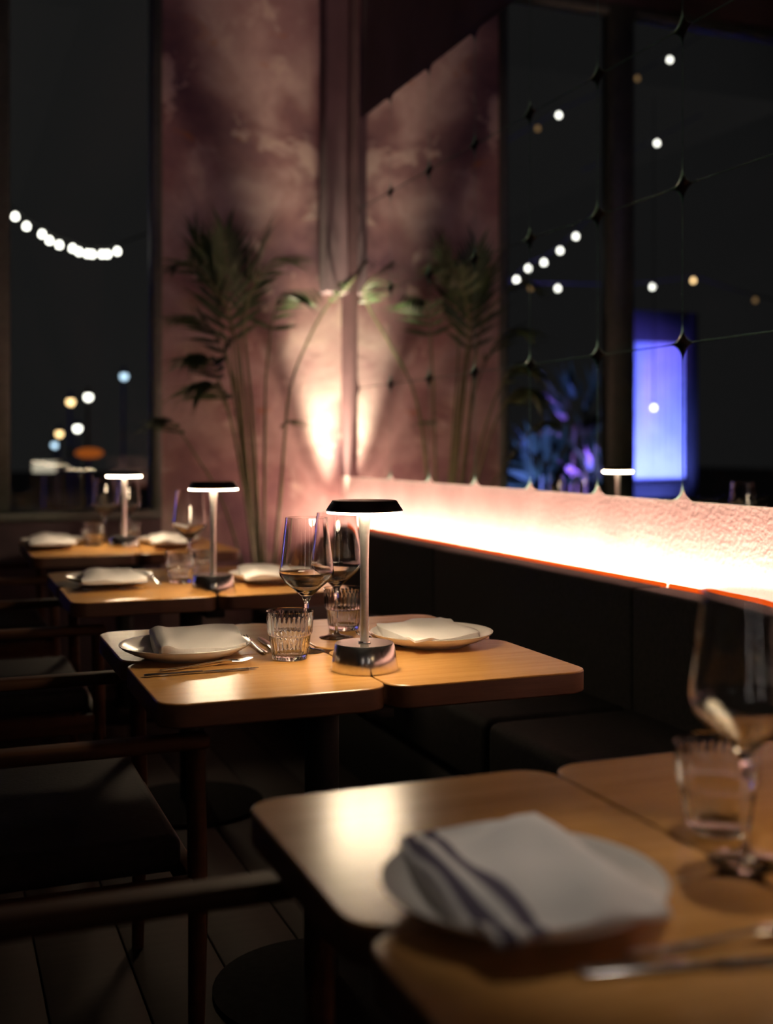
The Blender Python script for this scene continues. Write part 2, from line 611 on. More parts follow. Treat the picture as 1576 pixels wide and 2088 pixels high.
def make_table(i):
    u0 = ROWS[i]
    t = thing('dining_table', tlabel[i], 'table', (TV0 + PW, u0 + PD, 0), 0, 'tables along the bench')
    for a in (-0.5, 0.5):
        for b in (-0.5, 0.5):
            obj('tabletop_panel', panel, None, t, (a * PW, b * PD, 0))
    obj('frame', boxes([(-0.36, 0.36, -0.03, 0.03, 0.676, 0.7055), (-0.03, 0.03, -0.36, 0.36, 0.676, 0.7055)], 0.003, 1), M['dark_metal'], t)
    obj('pedestal', fix(lathe([(0, 0.03), (0.038, 0.03), (0.038, 0.676), (0, 0.676)], 24), True, 40), M['dark_metal'], t)
    obj('base_plate', fix(lathe([(0, 0), (0.24, 0), (0.24, 0.012), (0.06, 0.03), (0, 0.03)], 40), True, 40), M['base_iron'], t)


for i in range(4):
    make_table(i)

# ------------------------------------------------------------------ table lamps
lamp_base = fix(lathe([(0, 0.0), (0.068, 0.0), (0.0688, 0.002), (0.0600, 0.052), (0.0580, 0.0545), (0.013, 0.055), (0.0125, 0.058), (0.0, 0.058)], 64), True, 35)
lamp_pole = fix(lathe([(0, 0.055), (0.0086, 0.055), (0.0086, 0.22), (0.0098, 0.27), (0.0135, 0.318), (0, 0.318)], 32), True, 60)
lamp_shade = fix(lathe([(0, 0.341), (0.0635, 0.341), (0.0655, 0.3402), (0.0775, 0.322), (0.0775, 0.320), (0.0745, 0.3195), (0.055, 0.335), (0, 0.336)], 64), True, 35)
lamp_diff = fix(lathe([(0.0137, 0.3185), (0.070, 0.3155), (0.0757, 0.3155), (0.0757, 0.3193), (0.0137, 0.3193)], 64, closed=True), True, 35)
lamps = [on_plane(743, 1365), on_plane(435, 1207), on_plane(253, 1118), Vector((0.99, 1.02, TZ))]  # last lamp is assumed, out of view, for the light on that table
llabel = ['steel cordless table lamp with dark shade in sharp focus', 'glowing table lamp on the third table back', 'glowing table lamp on the farthest table by the window', 'table lamp on the closest table beside the water glass']
for p, lb in zip(lamps, llabel):
    t = thing('table_lamp', lb, 'lamp', p, 0.4, 'cordless lamps on the tables')
    obj('base', lamp_base, M['steel'], t)
    obj('pole', lamp_pole, M['steel_pole'], t)
    sh = obj('shade', lamp_shade, M['shade_metal'], t)
    obj('diffuser', lamp_diff.copy(), M['diffuser_dim' if 'closest' in lb else 'diffuser'], t)

# ------------------------------------------------------------------ wine glasses and tumblers
prof_o = [(0, 0.0), (0.040, 0.0), (0.0405, 0.0012), (0.030, 0.0035), (0.010, 0.0075), (0.0045, 0.014), (0.0036, 0.03), (0.0036, 0.085), (0.005, 0.105), (0.010, 0.120), (0.030, 0.138), (0.050, 0.155), (0.0585, 0.166), (0.0605, 0.174), (0.0585, 0.186), (0.0525, 0.235), (0.0462, 0.294)]
prof_i = [(0.0452, 0.2942), (0.0513, 0.235), (0.0573, 0.186), (0.0592, 0.1745), (0.0572, 0.167), (0.049, 0.157), (0.029, 0.1405), (0.010, 0.1255), (0, 0.124)]
bowl = fix(lathe(prof_o + prof_i, 56), True, 60)


def ribbed(n=30, seg=180):
    def rr(z):
        if z > 0.052:
            return 0.0468 + (z - 0.052) / 0.050 * 0.0032
        return 0.0365 + z / 0.052 * 0.0078
    prof, ribs = [], []
    zs = [0.0, 0.002, 0.006, 0.014, 0.024, 0.034, 0.044, 0.049, 0.052, 0.0545, 0.060, 0.070, 0.080, 0.088, 0.092, 0.097, 0.1015]
    verts, faces, rings = [], [], []

    def add_ring(r, z, amp):
        rings.append(list(range(len(verts), len(verts) + seg)))
        for k in range(seg):
            a = 2 * PI * k / seg
            q = r + amp * (abs(math.cos(a * n / 2)) - 0.6)
            verts.append((q * math.cos(a), q * math.sin(a), z))
    for z in zs:
        amp = 0.0016 if (0.006 < z < 0.046 or 0.055 < z < 0.09) else 0.0
        add_ring(rr(z) - (0.002 if z == 0 else 0), z, amp)
    add_ring(0.0492, 0.1022, 0)
    for z in [0.1015, 0.080, 0.060, 0.0545, 0.050, 0.030, 0.013, 0.0105]:
        add_ring(max(rr(max(z, 0.001)) - 0.0030, 0.01) - (0.006 if z == 0.0105 else 0), z, 0)
    for A, B in zip(rings[:-1], rings[1:]):
        for k in range(seg):
            k2 = (k + 1) % seg
            faces.append((A[k], A[k2], B[k2], B[k]))
    faces.append(tuple(reversed(rings[0])))
    faces.append(tuple(rings[-1]))
    return fix(mesh_from(verts, faces), True, 50)


tumbler = ribbed()
gl = [((625, 1328), 'clear wine glass in sharp focus left of the steel lamp'),
      ((686, 1300), 'clear wine glass standing behind the sharp foreground wine glass'),
      ((386, 1168), 'clear wine glass left of the lamp on the third table'),
      ((214, 1104), 'clear wine glass left of the lamp on the farthest table'),
      ((262, 1100), 'clear wine glass behind the pole of the farthest lamp'),
      ((1520, 1756), 'large blurred wine glass at the right edge of the closest table')]
for (px, py), lb in gl:
    tag(obj('wine_glass', bowl, M['glass'], None, on_plane(px, py)), lb, 'wine glass', 'wine glasses')
tm = [((591, 1343), 'ribbed water tumbler in sharp focus in front of the wine glass'),
      ((701, 1283), 'ribbed water tumbler half hidden behind the sharp lamp pole'),
      ((368, 1188), 'ribbed water tumbler beside the lamp on the third table'),
      ((412, 1178), 'ribbed water tumbler behind the lamp base on the third table'),
      ((190, 1113), 'ribbed water tumbler on the farthest table'),
      ((265, 1106), 'ribbed water tumbler right of the farthest lamp pole'),
      ((1463, 1690), 'large blurred ribbed tumbler at the right of the closest table')]
for (px, py), lb in tm:
    tag(obj('water_tumbler', tumbler, M['glass'], None, on_plane(px, py)), lb, 'tumbler', 'ribbed tumblers')

# ------------------------------------------------------------------ plates and napkins
plate = fix(lathe([(0, 0.0035), (0.075, 0.0035), (0.078, 0.0), (0.084, 0.0), (0.088, 0.004), (0.112, 0.011), (0.132, 0.021), (0.1395, 0.0275), (0.1400, 0.0295), (0.1380, 0.0298), (0.130, 0.0245), (0.110, 0.0145), (0.086, 0.0085), (0, 0.0080)], 72), True, 60)
plates = [((378, 1310), 'white plate holding a folded napkin at the left of the sharp table'),
          ((880, 1286), 'white plate holding a flat napkin right of the steel lamp'),
          ((223, 1172), 'white plate at the left of the third table'),
          ((552, 1166), 'white plate at the right of the third table behind the wine glass'),
          ((107, 1098), 'white plate at the left of the farthest table'),
          ((345, 1096), 'white plate at the right of the farthest table'),
          ((1066, 1785), 'large blurred plate under the striped napkin on the closest table')]
PL = []
for (px, py), lb in plates:
    p = on_plane(px, py, TZ + 0.029) - Vector((0, 0, 0.029))
    PL.append(p)
    tag(obj('dinner_plate', plate, M['china'], None, p), lb, 'plate', 'dinner plates')


def plate_top(r):
    pr = [(0, 0.0080), (0.086, 0.0085), (0.110, 0.0145), (0.130, 0.0245), (0.138, 0.0300), (0.146, 0.0300), (9, 0.0300)]
    for (a, za), (b, zb_) in zip(pr[:-1], pr[1:]):
        if r <= b:
            return za + (zb_ - za) * (r - a) / (b - a)
    return 0.03


def cloth(corners, center_z, mat, thick=0.006, n=26, waves=0.004, seed=1, fold=None, droop=0.010, name='folded_napkin', plate_at=None):
    """a folded cloth: bilinear patch between four corner points with soft waves, a raised fold and real thickness"""
    rnd = random.Random(seed)
    ph = [rnd.uniform(0, 6.28) for _ in range(6)]
    A, B, Cc, D = [Vector(c) for c in corners]          # (0,0) (1,0) (1,1) (0,1)
    base = (A + B + Cc + D) / 4
    top, bot, uvs = [], [], []
    for j in range(n + 1):
        for i in range(n + 1):
            s, t = i / n, j / n
            # slightly wavy border and rounded corners
            p = A * (1 - s) * (1 - t) + B * s * (1 - t) + Cc * s * t + D * (1 - s) * t
            q = p - base
            edge = min(s, 1 - s, t, 1 - t)
            corner = (abs(2 * s - 1) * abs(2 * t - 1)) ** 5
            p = base + q * (1 - 0.05 * corner + 0.018 * math.sin(7 * s + ph[0]) * math.sin(6 * t + ph[1]))
            z = center_z + waves * (math.sin(5.0 * s + 2.4 * t + ph[2]) + 0.6 * math.sin(8 * t - 3 * s + ph[3]) + 0.35 * math.sin(13 * s + 9 * t + ph[4]))
            z -= droop * (1 - min(1, edge * 5)) ** 2
            if fold:
                f0, fw, fh = fold
                z += fh * math.exp(-((s - f0) / fw) ** 2)
            r_ = math.hypot(p.x - plate_at.x, p.y - plate_at.y)
            lo = 0.75 + plate_top(r_) + 0.0012 - (max(0.0, min(1.0, (r_ - 0.146) / 0.03)) * droop)
            z = max(z, lo + 0.005)
            bot.append(Vector((p.x - base.x, p.y - base.y, lo if r_ > 0.125 else max(lo, z - thick - 0.022))))
            top.append(Vector((p.x - base.x, p.y - base.y, z)))
            uvs.append((s, t))
    m = n + 1
    verts = top + bot
    faces, loops = [], []
    for j in range(n):
        for i in range(n):
            a, b, c, d = j * m + i, j * m + i + 1, (j + 1) * m + i + 1, (j + 1) * m + i
            faces.append((a, b, c, d))
            faces.append((a + m * m, d + m * m, c + m * m, b + m * m))
    border = [i for i in range(m)] + [k * m + n for k in range(1, m)] + [n * m + i for i in range(n - 1, -1, -1)] + [k * m for k in range(n - 1, 0, -1)]
    for k in range(len(border)):
        a, b = border[k], border[(k + 1) % len(border)]
        faces.append((b, a, a + m * m, b + m * m))
    me = mesh_from(verts, faces)
    uvl = me.uv_layers.new(name='UVMap')
    for lp in me.loops:
        uvl.data[lp.index].uv = uvs[lp.vertex_index % (m * m)]
    fix(me, True, 70)
    o = obj(name, me, mat, None, (base.x, base.y, 0))
    return o


def quad(pix, z):
    return [on_plane(px, py, z) for px, py in pix]


# napkins: (0,0) far left, (1,0) ... ordered round the cloth
nk = cloth(quad([(800, 1700), (1095, 1650), (1385, 1846), (1010, 1905)], 0.79), 0.794, M['linen_striped'], 0.010, 30, 0.0065, 3, None, 0.014, plate_at=PL[6])
tag(nk, 'large blurred white napkin with two dark stripes on the closest plate', 'napkin', 'folded linen napkins')
nk = cloth(quad([(302, 1282), (478, 1270), (505, 1312), (322, 1330)], 0.785), 0.788, M['linen'], 0.012, 26, 0.0022, 5, (0.10, 0.09, 0.008), 0.003, plate_at=PL[0])
tag(nk, 'folded white napkin with a rolled edge left of the sharp tumbler', 'napkin', 'folded linen napkins')
nk = cloth(quad([(762, 1272), (900, 1256), (985, 1288), (845, 1306)], 0.785), 0.788, M['linen'], 0.008, 26, 0.0018, 8, None, 0.006, plate_at=PL[1])
tag(nk, 'flat white napkin on the plate right of the steel lamp', 'napkin', 'folded linen napkins')
nk = cloth(quad([(172, 1162), (262, 1156), (305, 1180), (165, 1187)], 0.785), 0.788, M['linen'], 0.014, 20, 0.003, 9, (0.3, 0.2, 0.008), 0.006, plate_at=PL[2])
tag(nk, 'folded white napkin on the left plate of the third table', 'napkin', 'folded linen napkins')
nk = cloth(quad([(482, 1152), (560, 1149), (600, 1172), (500, 1178)], 0.785), 0.788, M['linen'], 0.012, 20, 0.003, 10, (0.3, 0.2, 0.006), 0.006, plate_at=PL[3])
tag(nk, 'folded white napkin on the right plate of the third table', 'napkin', 'folded linen napkins')
nk = cloth(quad([(62, 1090), (135, 1086), (160, 1105), (60, 1110)], 0.785), 0.788, M['linen'], 0.012, 20, 0.003, 11, (0.4, 0.2, 0.006), 0.006, plate_at=PL[4])
tag(nk, 'folded white napkin on the left plate of the farthest table', 'napkin', 'folded linen napkins')
nk = cloth(quad([(303, 1088), (365, 1086), (385, 1104), (312, 1107)], 0.785), 0.788, M['linen'], 0.012, 20, 0.003, 12, (0.4, 0.2, 0.006), 0.006, plate_at=PL[5])
tag(nk, 'folded white napkin on the right plate of the farthest table', 'napkin', 'folded linen napkins')


# ------------------------------------------------------------------ cutlery
def outline_strip(stations, z0=0.0):
    """stations: (x, half_width, z_center, half_thickness) along +X -> smooth closed bar"""
    verts, faces = [], []
    seg = 8
    for x, hw, z, ht in stations:
        for k in range(seg):
            a = 2 * PI * k / seg + PI / 8
            verts.append((x, hw * math.cos(a), z0 + z + ht * math.sin(a)))
    for i in range(len(stations) - 1):
        for k in range(seg):
            k2 = (k + 1) % seg
            faces.append((i * seg + k, i * seg + k2, (i + 1) * seg + k2, (i + 1) * seg + k))
    faces.append(tuple(reversed(range(seg))))
    faces.append(tuple(range((len(stations) - 1) * seg, len(stations) * seg)))
    return fix(mesh_from(verts, faces), True, 60)


knife_h = outline_strip([(-0.115, 0.006, 0.003, 0.0028), (-0.11, 0.009, 0.003, 0.003), (-0.05, 0.0078, 0.003, 0.003), (0.0, 0.0055, 0.003, 0.0028)])
knife_b = outline_strip([(0.0, 0.005, 0.003, 0.0015), (0.01, 0.009, 0.003, 0.0012), (0.08, 0.0095, 0.003, 0.001), (0.105, 0.006, 0.003, 0.0009), (0.115, 0.001, 0.003, 0.0006)])
fork_h = outline_strip([(-0.10, 0.004, 0.003, 0.0022), (-0.09, 0.0085, 0.003, 0.0024), (-0.04, 0.005, 0.004, 0.0022), (0.02, 0.0035, 0.009, 0.002), (0.04, 0.009, 0.010, 0.0016), (0.055, 0.0125, 0.008, 0.0014)])


def tine(y):
    return tube([(0.052, y, 0.0083), (0.07, y, 0.0065), (0.085, y, 0.0075), (0.1, y * 0.95, 0.0115)], [0.0019, 0.0017, 0.0015, 0.0008], 6)


tines = [tine(y) for y in (-0.0098, -0.0033, 0.0033, 0.0098)]
N_CUT = {}


def knife(p0, p1, lb):
    p0, p1 = Vector(p0), Vector(p1)
    d = p1 - p0
    t = thing('table_knife', lb, 'knife', ((p0.x + p1.x) / 2, (p0.y + p1.y) / 2, TZ + 0.0003), math.atan2(d.y, d.x), 'cutlery on the tables')
    obj('handle', knife_h, M['cutlery'], t)
    obj('blade', knife_b, M['cutlery'], t)


def fork(p0, p1, lb):
    p0, p1 = Vector(p0), Vector(p1)
    d = p1 - p0
    t = thing('table_fork', lb, 'fork', ((p0.x + p1.x) / 2, (p0.y + p1.y) / 2, TZ), math.atan2(d.y, d.x), 'cutlery on the tables')
    obj('handle', fork_h, M['cutlery'], t)
    for m_ in tines:
        obj('tine', m_, M['cutlery'], t)


def seg_px(a, b):
    return on_plane(*a), on_plane(*b)


knife(*seg_px((256, 1384), (562, 1362)), 'knife lying along the near side of the folded napkin plate')
fork(*seg_px((292, 1374), (542, 1347)), 'fork lying beside the knife near the folded napkin plate')
fork(*seg_px((566, 1350), (474, 1292)), 'fork between the folded napkin plate and the sharp tumbler')
knife(*seg_px((592, 1352), (512, 1290)), 'knife partly behind the sharp ribbed tumbler')
fork(*seg_px((812, 1334), (716, 1288)), 'fork left of the flat napkin plate behind the lamp pole')
knife(*seg_px((838, 1326), (735, 1284)), 'knife left of the flat napkin plate behind the lamp pole')
knife(*seg_px((1240, 1985), (1640, 1960)), 'large blurred knife in front of the striped napkin')
fork(*seg_px((1300, 1950), (1660, 1905)), 'large blurred fork in front of the striped napkin')
fork(*seg_px((330, 1196), (305, 1176)), 'fork right of the left plate on the third table')
knife(*seg_px((150, 1204), (300, 1200)), 'knife in front of the left plate on the third table')


# ------------------------------------------------------------------ armchairs
def make_chair(label, loc):
    t = thing('armchair', label, 'chair', loc, 0, 'armchairs opposite the bench')
    W = 0.33
    for s in (-1, 1):
        obj('front_leg', tube([(0.45, s * W, 0.0), (0.455, s * W, 0.35), (0.45, s * W, 0.64)], [0.014, 0.019, 0.018], 12), M['chair_wood'], t)
        obj('rear_leg', tube([(-0.16, s * W, 0.0), (-0.10, s * W, 0.40), (-0.13, s * (W - 0.01), 0.70), (-0.15, s * (W - 0.02), 0.80)], [0.014, 0.019, 0.018, 0.016], 12), M['chair_wood'], t)
        obj('armrest', boxes([(-0.13, 0.475, s * W - 0.026, s * W + 0.026, 0.638, 0.665)], 0.01, 3), M['chair_wood'], t)
        obj('side_rail', boxes([(-0.10, 0.45, s * W - 0.014, s * W + 0.014, 0.345, 0.40)], 0.004, 2), M['chair_wood'], t)
    obj('front_rail', boxes([(0.436, 0.464, -W, W, 0.345, 0.40)], 0.004, 2), M['chair_wood'], t)
    obj('back_rail', boxes([(-0.115, -0.085, -W, W, 0.345, 0.40)], 0.004, 2), M['chair_wood'], t)
    obj('top_rail', tube(bezier((-0.150, -W + 0.02, 0.79), (-0.21, 0, 0.80), (-0.150, W - 0.02, 0.79), 12), 0.02, 12), M['chair_wood'], t)
    seat = obj('seat_cushion', boxes([(-0.09, 0.43, -W + 0.02, W - 0.02, 0.40, 0.47)], 0.022, 3), M['leather'], t)
    pts = [(-0.068, -W + 0.042, 0.462), (0.408, -W + 0.042, 0.462), (0.408, W - 0.042, 0.462), (-0.068, W - 0.042, 0.462), (-0.068, -W + 0.042, 0.462)]
    obj('piping', tube(pts, 0.005, 6), M['chair_wood'], seat)
    obj('back_cushion', boxes([(-0.155, -0.10, -W + 0.04, W - 0.04, 0.50, 0.765)], 0.02, 3), M['leather'], t)


for u, lb in ((1.06, 'dark wooden armchair at the closest table in the lower left corner'), (2.46, 'dark wooden armchair at the sharp table with a glint on its seat'),
              (3.86, 'dark wooden armchair at the third table'), (5.24, 'dark wooden armchair at the farthest table')):
    make_chair(lb, (0.0, u, 0))


# ------------------------------------------------------------------ potted palm
palm_base = Vector((1.56, 5.66, 0))
palm = thing('potted_palm', 'tall potted palm with arching fronds in front of the plaster wall', 'plant', palm_base)
pot_o = obj('pot', fix(lathe([(0, 0), (0.10, 0), (0.105, 0.01), (0.135, 0.30), (0.138, 0.31), (0.128, 0.31), (0.122, 0.28), (0, 0.28)], 40), True, 40), M['pot'], palm)
obj('soil', fix(lathe([(0, 0.29), (0.06, 0.288), (0.1225, 0.282), (0, 0.275)], 32), True, 60), M['soil'], pot_o)


def leaflet_mesh(curl):
    n = 6
    verts, faces = [], []
    for i in range(n + 1):
        t = i / n
        wd = 0.055 * (math.sin(PI * min(1, t * 1.25 + 0.10) ** 0.9) if t < 0.999 else 0.02)
        wd = max(wd, 0.0015)
        x, z = t, -curl * t * t
        verts += [(x, -wd, z), (x, 0, z + 0.012 * (1 - t)), (x, wd, z)]
    for i in range(n):
        a, b = i * 3, (i + 1) * 3
        faces += [(a, b, b + 1, a + 1), (a + 1, b + 1, b + 2, a + 2)]
    me = mesh_from(verts, faces)
    for p in me.polygons:
        p.use_smooth = True
    return me


LEAF = [leaflet_mesh(c) for c in (0.12, 0.32, 0.55)]


def frond(path3d, leaf_from, count, length, curl=1, spread=0.9, r0=0.009, seed=0, hang=0.25):
    rnd = random.Random(seed)
    pts = [Vector(p) - palm_base for p in spline(path3d, 7)]
    n = len(pts)
    fr = obj('frond', tube(pts, [r0 * (1 - 0.75 * i / (n - 1)) for i in range(n)], 7), M['stem'], palm)
    for k in range(count):
        q = leaf_from + (1 - leaf_from) * (k + 0.5) / count
        x = q * (n - 1)
        i = min(int(x), n - 2)
        p = pts[i].lerp(pts[i + 1], x - i)
        tan = (pts[i + 1] - pts[i]).normalized()
        up = Vector((0, 0, 1)) - tan * tan.z
        if up.length < 0.2:
            up = Vector((0, -1, 0)) - tan * tan.dot(Vector((0, -1, 0)))
        up.normalize()
        side = tan.cross(up)
        rel = (k + 0.5) / count
        L = length * (0.55 + 0.45 * math.sin(PI * min(1, rel * 1.05 + 0.12))) * rnd.uniform(0.85, 1.1)
        for s in (-1, 1):
            d = (tan * (0.45 + 0.75 * rel) + side * s * spread * (1.1 - 0.5 * rel) + up * rnd.uniform(-0.05, 0.25) - Vector((0, 0, hang * (0.4 + rel)))).normalized()
            nrm = (up - d * up.dot(d)).normalized()
            yv = nrm.cross(d)
            m = Matrix((( d.x, yv.x, nrm.x, 0), (d.y, yv.y, nrm.y, 0), (d.z, yv.z, nrm.z, 0), (0, 0, 0, 1)))
            lf = obj('leaflet', LEAF[min(2, max(0, curl + rnd.choice((-1, 0, 0))))], M['leaf'], fr)
            ml = Matrix.Translation(p) @ m @ Matrix.Diagonal((L, L * rnd.uniform(0.8, 1.15) * 0.8 + 0.06, L, 1))
            # keep clear of the walls
            f_ = 1.0
            while f_ > 0.25:
                mw = Matrix.Translation(palm_base) @ ml @ Matrix.Diagonal((f_, f_, f_, 1))
                if all((mw @ v_.co).x < WALL_V - 0.02 and (mw @ v_.co).y < FAR_U - 0.02 for v_ in lf.data.vertices):
                    break
                f_ -= 0.1
            lf.matrix_local = ml @ Matrix.Diagonal((f_, f_, f_, 1))


def pp(px, py, u):
    return at_depth(px, py, u)


b0 = palm_base + Vector((-0.01, 0.0, 0.285))
frond([b0, pp(505, 950, 5.66), pp(478, 760, 5.68), pp(465, 600, 5.68), pp(458, 470, 5.66)], 0.58, 13, 0.36, 0, 0.75, seed=1, hang=0.05)
frond([b0 + Vector((-0.02, 0.01, 0)), pp(500, 980, 5.62), pp(480, 790, 5.60), pp(420, 660, 5.58), pp(350, 640, 5.55)], 0.60, 11, 0.32, 1, 0.8, seed=2, hang=0.4)
frond([b0 + Vector((0.02, -0.01, 0)), pp(575, 960, 5.66), pp(590, 800, 5.70), pp(625, 700, 5.76), pp(668, 622, 5.78), pp(708, 585, 5.66), pp(735, 550, 5.44), pp(750, 528, 5.30)], 0.58, 16, 0.27, 1, 0.8, seed=3, hang=0.45)
frond([b0 + Vector((0.02, 0.01, 0)), pp(574, 1010, 5.66), pp(580, 880, 5.64), pp(590, 858, 5.60)], 0.86, 5, 0.17, 1, 1.0, seed=4, hang=0.5, r0=0.006)
frond([b0 + Vector((-0.03, -0.01, 0)), pp(460, 1040, 5.60), pp(400, 930, 5.56), pp(350, 860, 5.52), pp(318, 850, 5.46)], 0.62, 8, 0.22, 2, 0.8, seed=5, hang=0.4, r0=0.007)
frond([b0 + Vector((0.0, 0.02, 0)), pp(540, 900, 5.72), pp(545, 740, 5.72), pp(570, 610, 5.68), pp(640, 590, 5.60)], 0.60, 11, 0.26, 2, 0.8, seed=6, hang=0.55)
frond([b0 + Vector((-0.01, -0.02, 0)), pp(480, 900, 5.55), pp(430, 740, 5.48), pp(385, 720, 5.42)], 0.55, 12, 0.30, 2, 0.9, seed=7, hang=0.55)
frond([b0 + Vector((-0.02, 0.0, 0)), pp(495, 860, 5.60), pp(470, 650, 5.58), pp(395, 540, 5.54), pp(350, 540, 5.50)], 0.62, 10, 0.28, 1, 0.8, seed=8, hang=0.3)
frond([b0 + Vector((0.0, 0.0, 0)), pp(515, 850, 5.62), pp(500, 650, 5.58), pp(545, 540, 5.52), pp(610, 520, 5.48)], 0.62, 10, 0.28, 1, 0.8, seed=9, hang=0.3)
frond([b0 + Vector((-0.02, 0.01, 0)), pp(490, 900, 5.70), pp(462, 720, 5.72), pp(430, 580, 5.70), pp(398, 470, 5.66)], 0.60, 12, 0.28, 0, 0.6, seed=10, hang=0.1)
frond([b0 + Vector((0.01, 0.01, 0)), pp(508, 880, 5.68), pp(490, 700, 5.70), pp(505, 570, 5.68), pp(545, 470, 5.64)], 0.60, 12, 0.28, 0, 0.6, seed=11, hang=0.1)
frond([b0 + Vector((-0.02, -0.02, 0)), pp(485, 920, 5.50), pp(440, 790, 5.42), pp(392, 780, 5.38)], 0.55, 12, 0.30, 2, 0.9, seed=12, hang=0.6)

# ------------------------------------------------------------------ the night outside
struct('ground', boxes([(-40, 40, FAR_U + 0.3, 60, -0.3, -0.05)]), M['asphalt'], 'dark paving outside the window')

bulb = fix(lathe([(0, -0.026), (0.014, -0.023), (0.022, -0.012), (0.022, 0.0), (0.016, 0.014), (0.009, 0.024), (0, 0.024)], 16), True, 60)
cap = fix(lathe([(0.0095, 0.022), (0.011, 0.024), (0.011, 0.045), (0.006, 0.05), (0, 0.05)], 12), True, 40)


def string(name, label, pts, mats, scale=1.0):
    t = thing(name, label, 'string lights', pts[0])
    p0 = Vector(pts[0])
    cab = []
    for a, b in zip(pts[:-1], pts[1:]):
        a, b = Vector(a) - p0, Vector(b) - p0
        mid = (a + b) / 2 - Vector((0, 0, 0.03 * (b - a).length))
        cab += bezier(a, mid, b, 5)[:-1]
    cab.append(Vector(pts[-1]) - p0)
    first, last = cab[0], cab[-1]
    if len(pts) > 1:
        cab = [first + (first - cab[1]).normalized() * 0.6] + cab + [last + (last - cab[-2]).normalized() * 0.6]
        obj('cable', tube([c + Vector((0, 0, 0.05 * scale)) for c in cab], 0.006, 6), M['cable'], t)
    for p, m in zip(pts, mats):
        b = obj('bulb', bulb.copy(), M[m], t, Vector(p) - p0)
        b.scale = (scale,) * 3
        obj('cap', cap, M['dark_metal'], b)


dpx = [(31, 441), (54, 461), (86, 477), (101, 490), (121, 499), (148, 506), (161, 513), (178, 517), (188, 518), (208, 518), (219, 518), (239, 512)]
string('string_lights', 'sagging string of white bulbs outside the left window', [at_depth(x, y, 8.5) for x, y in dpx], ['bulb_white'] * 12)
mu = 9.0
sets = [('short rising string of white bulbs reflected in the middle mirror tiles', [(1057, 570), (1081, 547), (1113, 535), (1146, 511), (1178, 482)], ['bulb_white', 'bulb_white', 'bulb_white', 'bulb_white', 'bulb_white'], 0.0),
        ('long sparse string of warm bulbs reflected above the blue light', [(1086, 587), (1141, 588), (1334, 585), (1417, 572), (1543, 612)], ['bulb_dim', 'bulb_white', 'bulb_white', 'bulb_warm', 'bulb_dim'], 0.4),
        ('highest string of bulbs reflected in the upper mirror tiles', [(1100, 262), (1143, 235), (1303, 160), (1369, 122)], ['bulb_dim', 'bulb_white', 'bulb_dim', 'bulb_white'], 0.8),
        ('two bulb string reflected below the highest string', [(1290, 317), (1343, 292)], ['bulb_dim', 'bulb_white'], 0.6)]
for lb, px, ms, du in sets:
    string('string_lights', lb, [at_depth(x, y, mu + du, True) for x, y in px], ms)


def street_lamp(p, mat, label, scale=1.0):
    p = Vector(p)
    t = thing('street_lamp', label, 'lamp', (p.x, p.y, -0.05), 0, 'lamps in the street outside')
    h = p.z + 0.05
    obj('post', tube([(0, 0.09 * scale, 0), (0, 0.09 * scale, h + 0.10 * scale), (0, 0.0, h + 0.13 * scale)], 0.022, 8), M['dark_metal'], t)
    g = obj('globe', fix(lathe([(0, -0.06), (0.035, -0.05), (0.055, -0.02), (0.055, 0.01), (0.035, 0.045), (0, 0.055)], 20), True), M[mat], t, (0, 0, h))
    g.scale = (scale,) * 3
    c_ = obj('cap', fix(lathe([(0.06, 0.03), (0.05, 0.055), (0.02, 0.12), (0, 0.125)], 20), True, 40), M['dark_metal'], t, (0, 0, h))
    c_.scale = (scale,) * 3


for (x, y), m, lb, u in (((253, 767), 'bulb_blue', 'cool blue street lamp highest beyond the left window', 16), ((180, 809), 'bulb_white', 'white street lamp beside the orange lamp beyond the left window', 16.5),
                         ((144, 819), 'bulb_warm', 'orange street lamp beyond the left window', 15.5), ((158, 873), 'bulb_white', 'lower white street lamp beyond the left window', 17),
                         ((121, 884), 'bulb_warm', 'lower warm street lamp beyond the left window', 17.5), ((112, 907), 'bulb_blue', 'lowest dim blue street lamp beyond the left window', 18.5)):
    street_lamp(at_depth(x, y, u), m, lb, 0.9)
# lit sign, and orange umbrella with the lamplight on it put in as self-glow
p = at_depth(90, 951, 14.0)
sg = thing('lit_sign', 'small white lit sign box low beyond the left window', 'sign', (p.x, p.y, -0.05))
obj('post', boxes([(-0.02, 0.02, -0.02, 0.02, 0, p.z + 0.05)], 0.003, 1), M['dark_metal'], sg)
obj('light_box', boxes([(-0.13, 0.13, -0.04, 0.04, p.z - 0.02, p.z + 0.11)], 0.012, 2), emissive('sign_light', (1.0, 0.85, 0.65), 0.55), sg)
p = at_depth(182, 926, 14.0)
lan = thing('paper_lantern', 'dim orange lantern low beyond the left window', 'lantern', (p.x, p.y, -0.05))
obj('post', boxes([(-0.015, 0.015, -0.015, 0.015, 0, p.z)], 0.003, 1), M['dark_metal'], lan)
obj('lantern_shade', fix(lathe([(0, -0.06), (0.10, -0.05), (0.17, -0.01), (0.15, 0.03), (0.08, 0.06), (0, 0.065)], 24), True), emissive('orange_lantern', (1.0, 0.22, 0.03), 0.30), lan, (0, 0, p.z + 0.06))

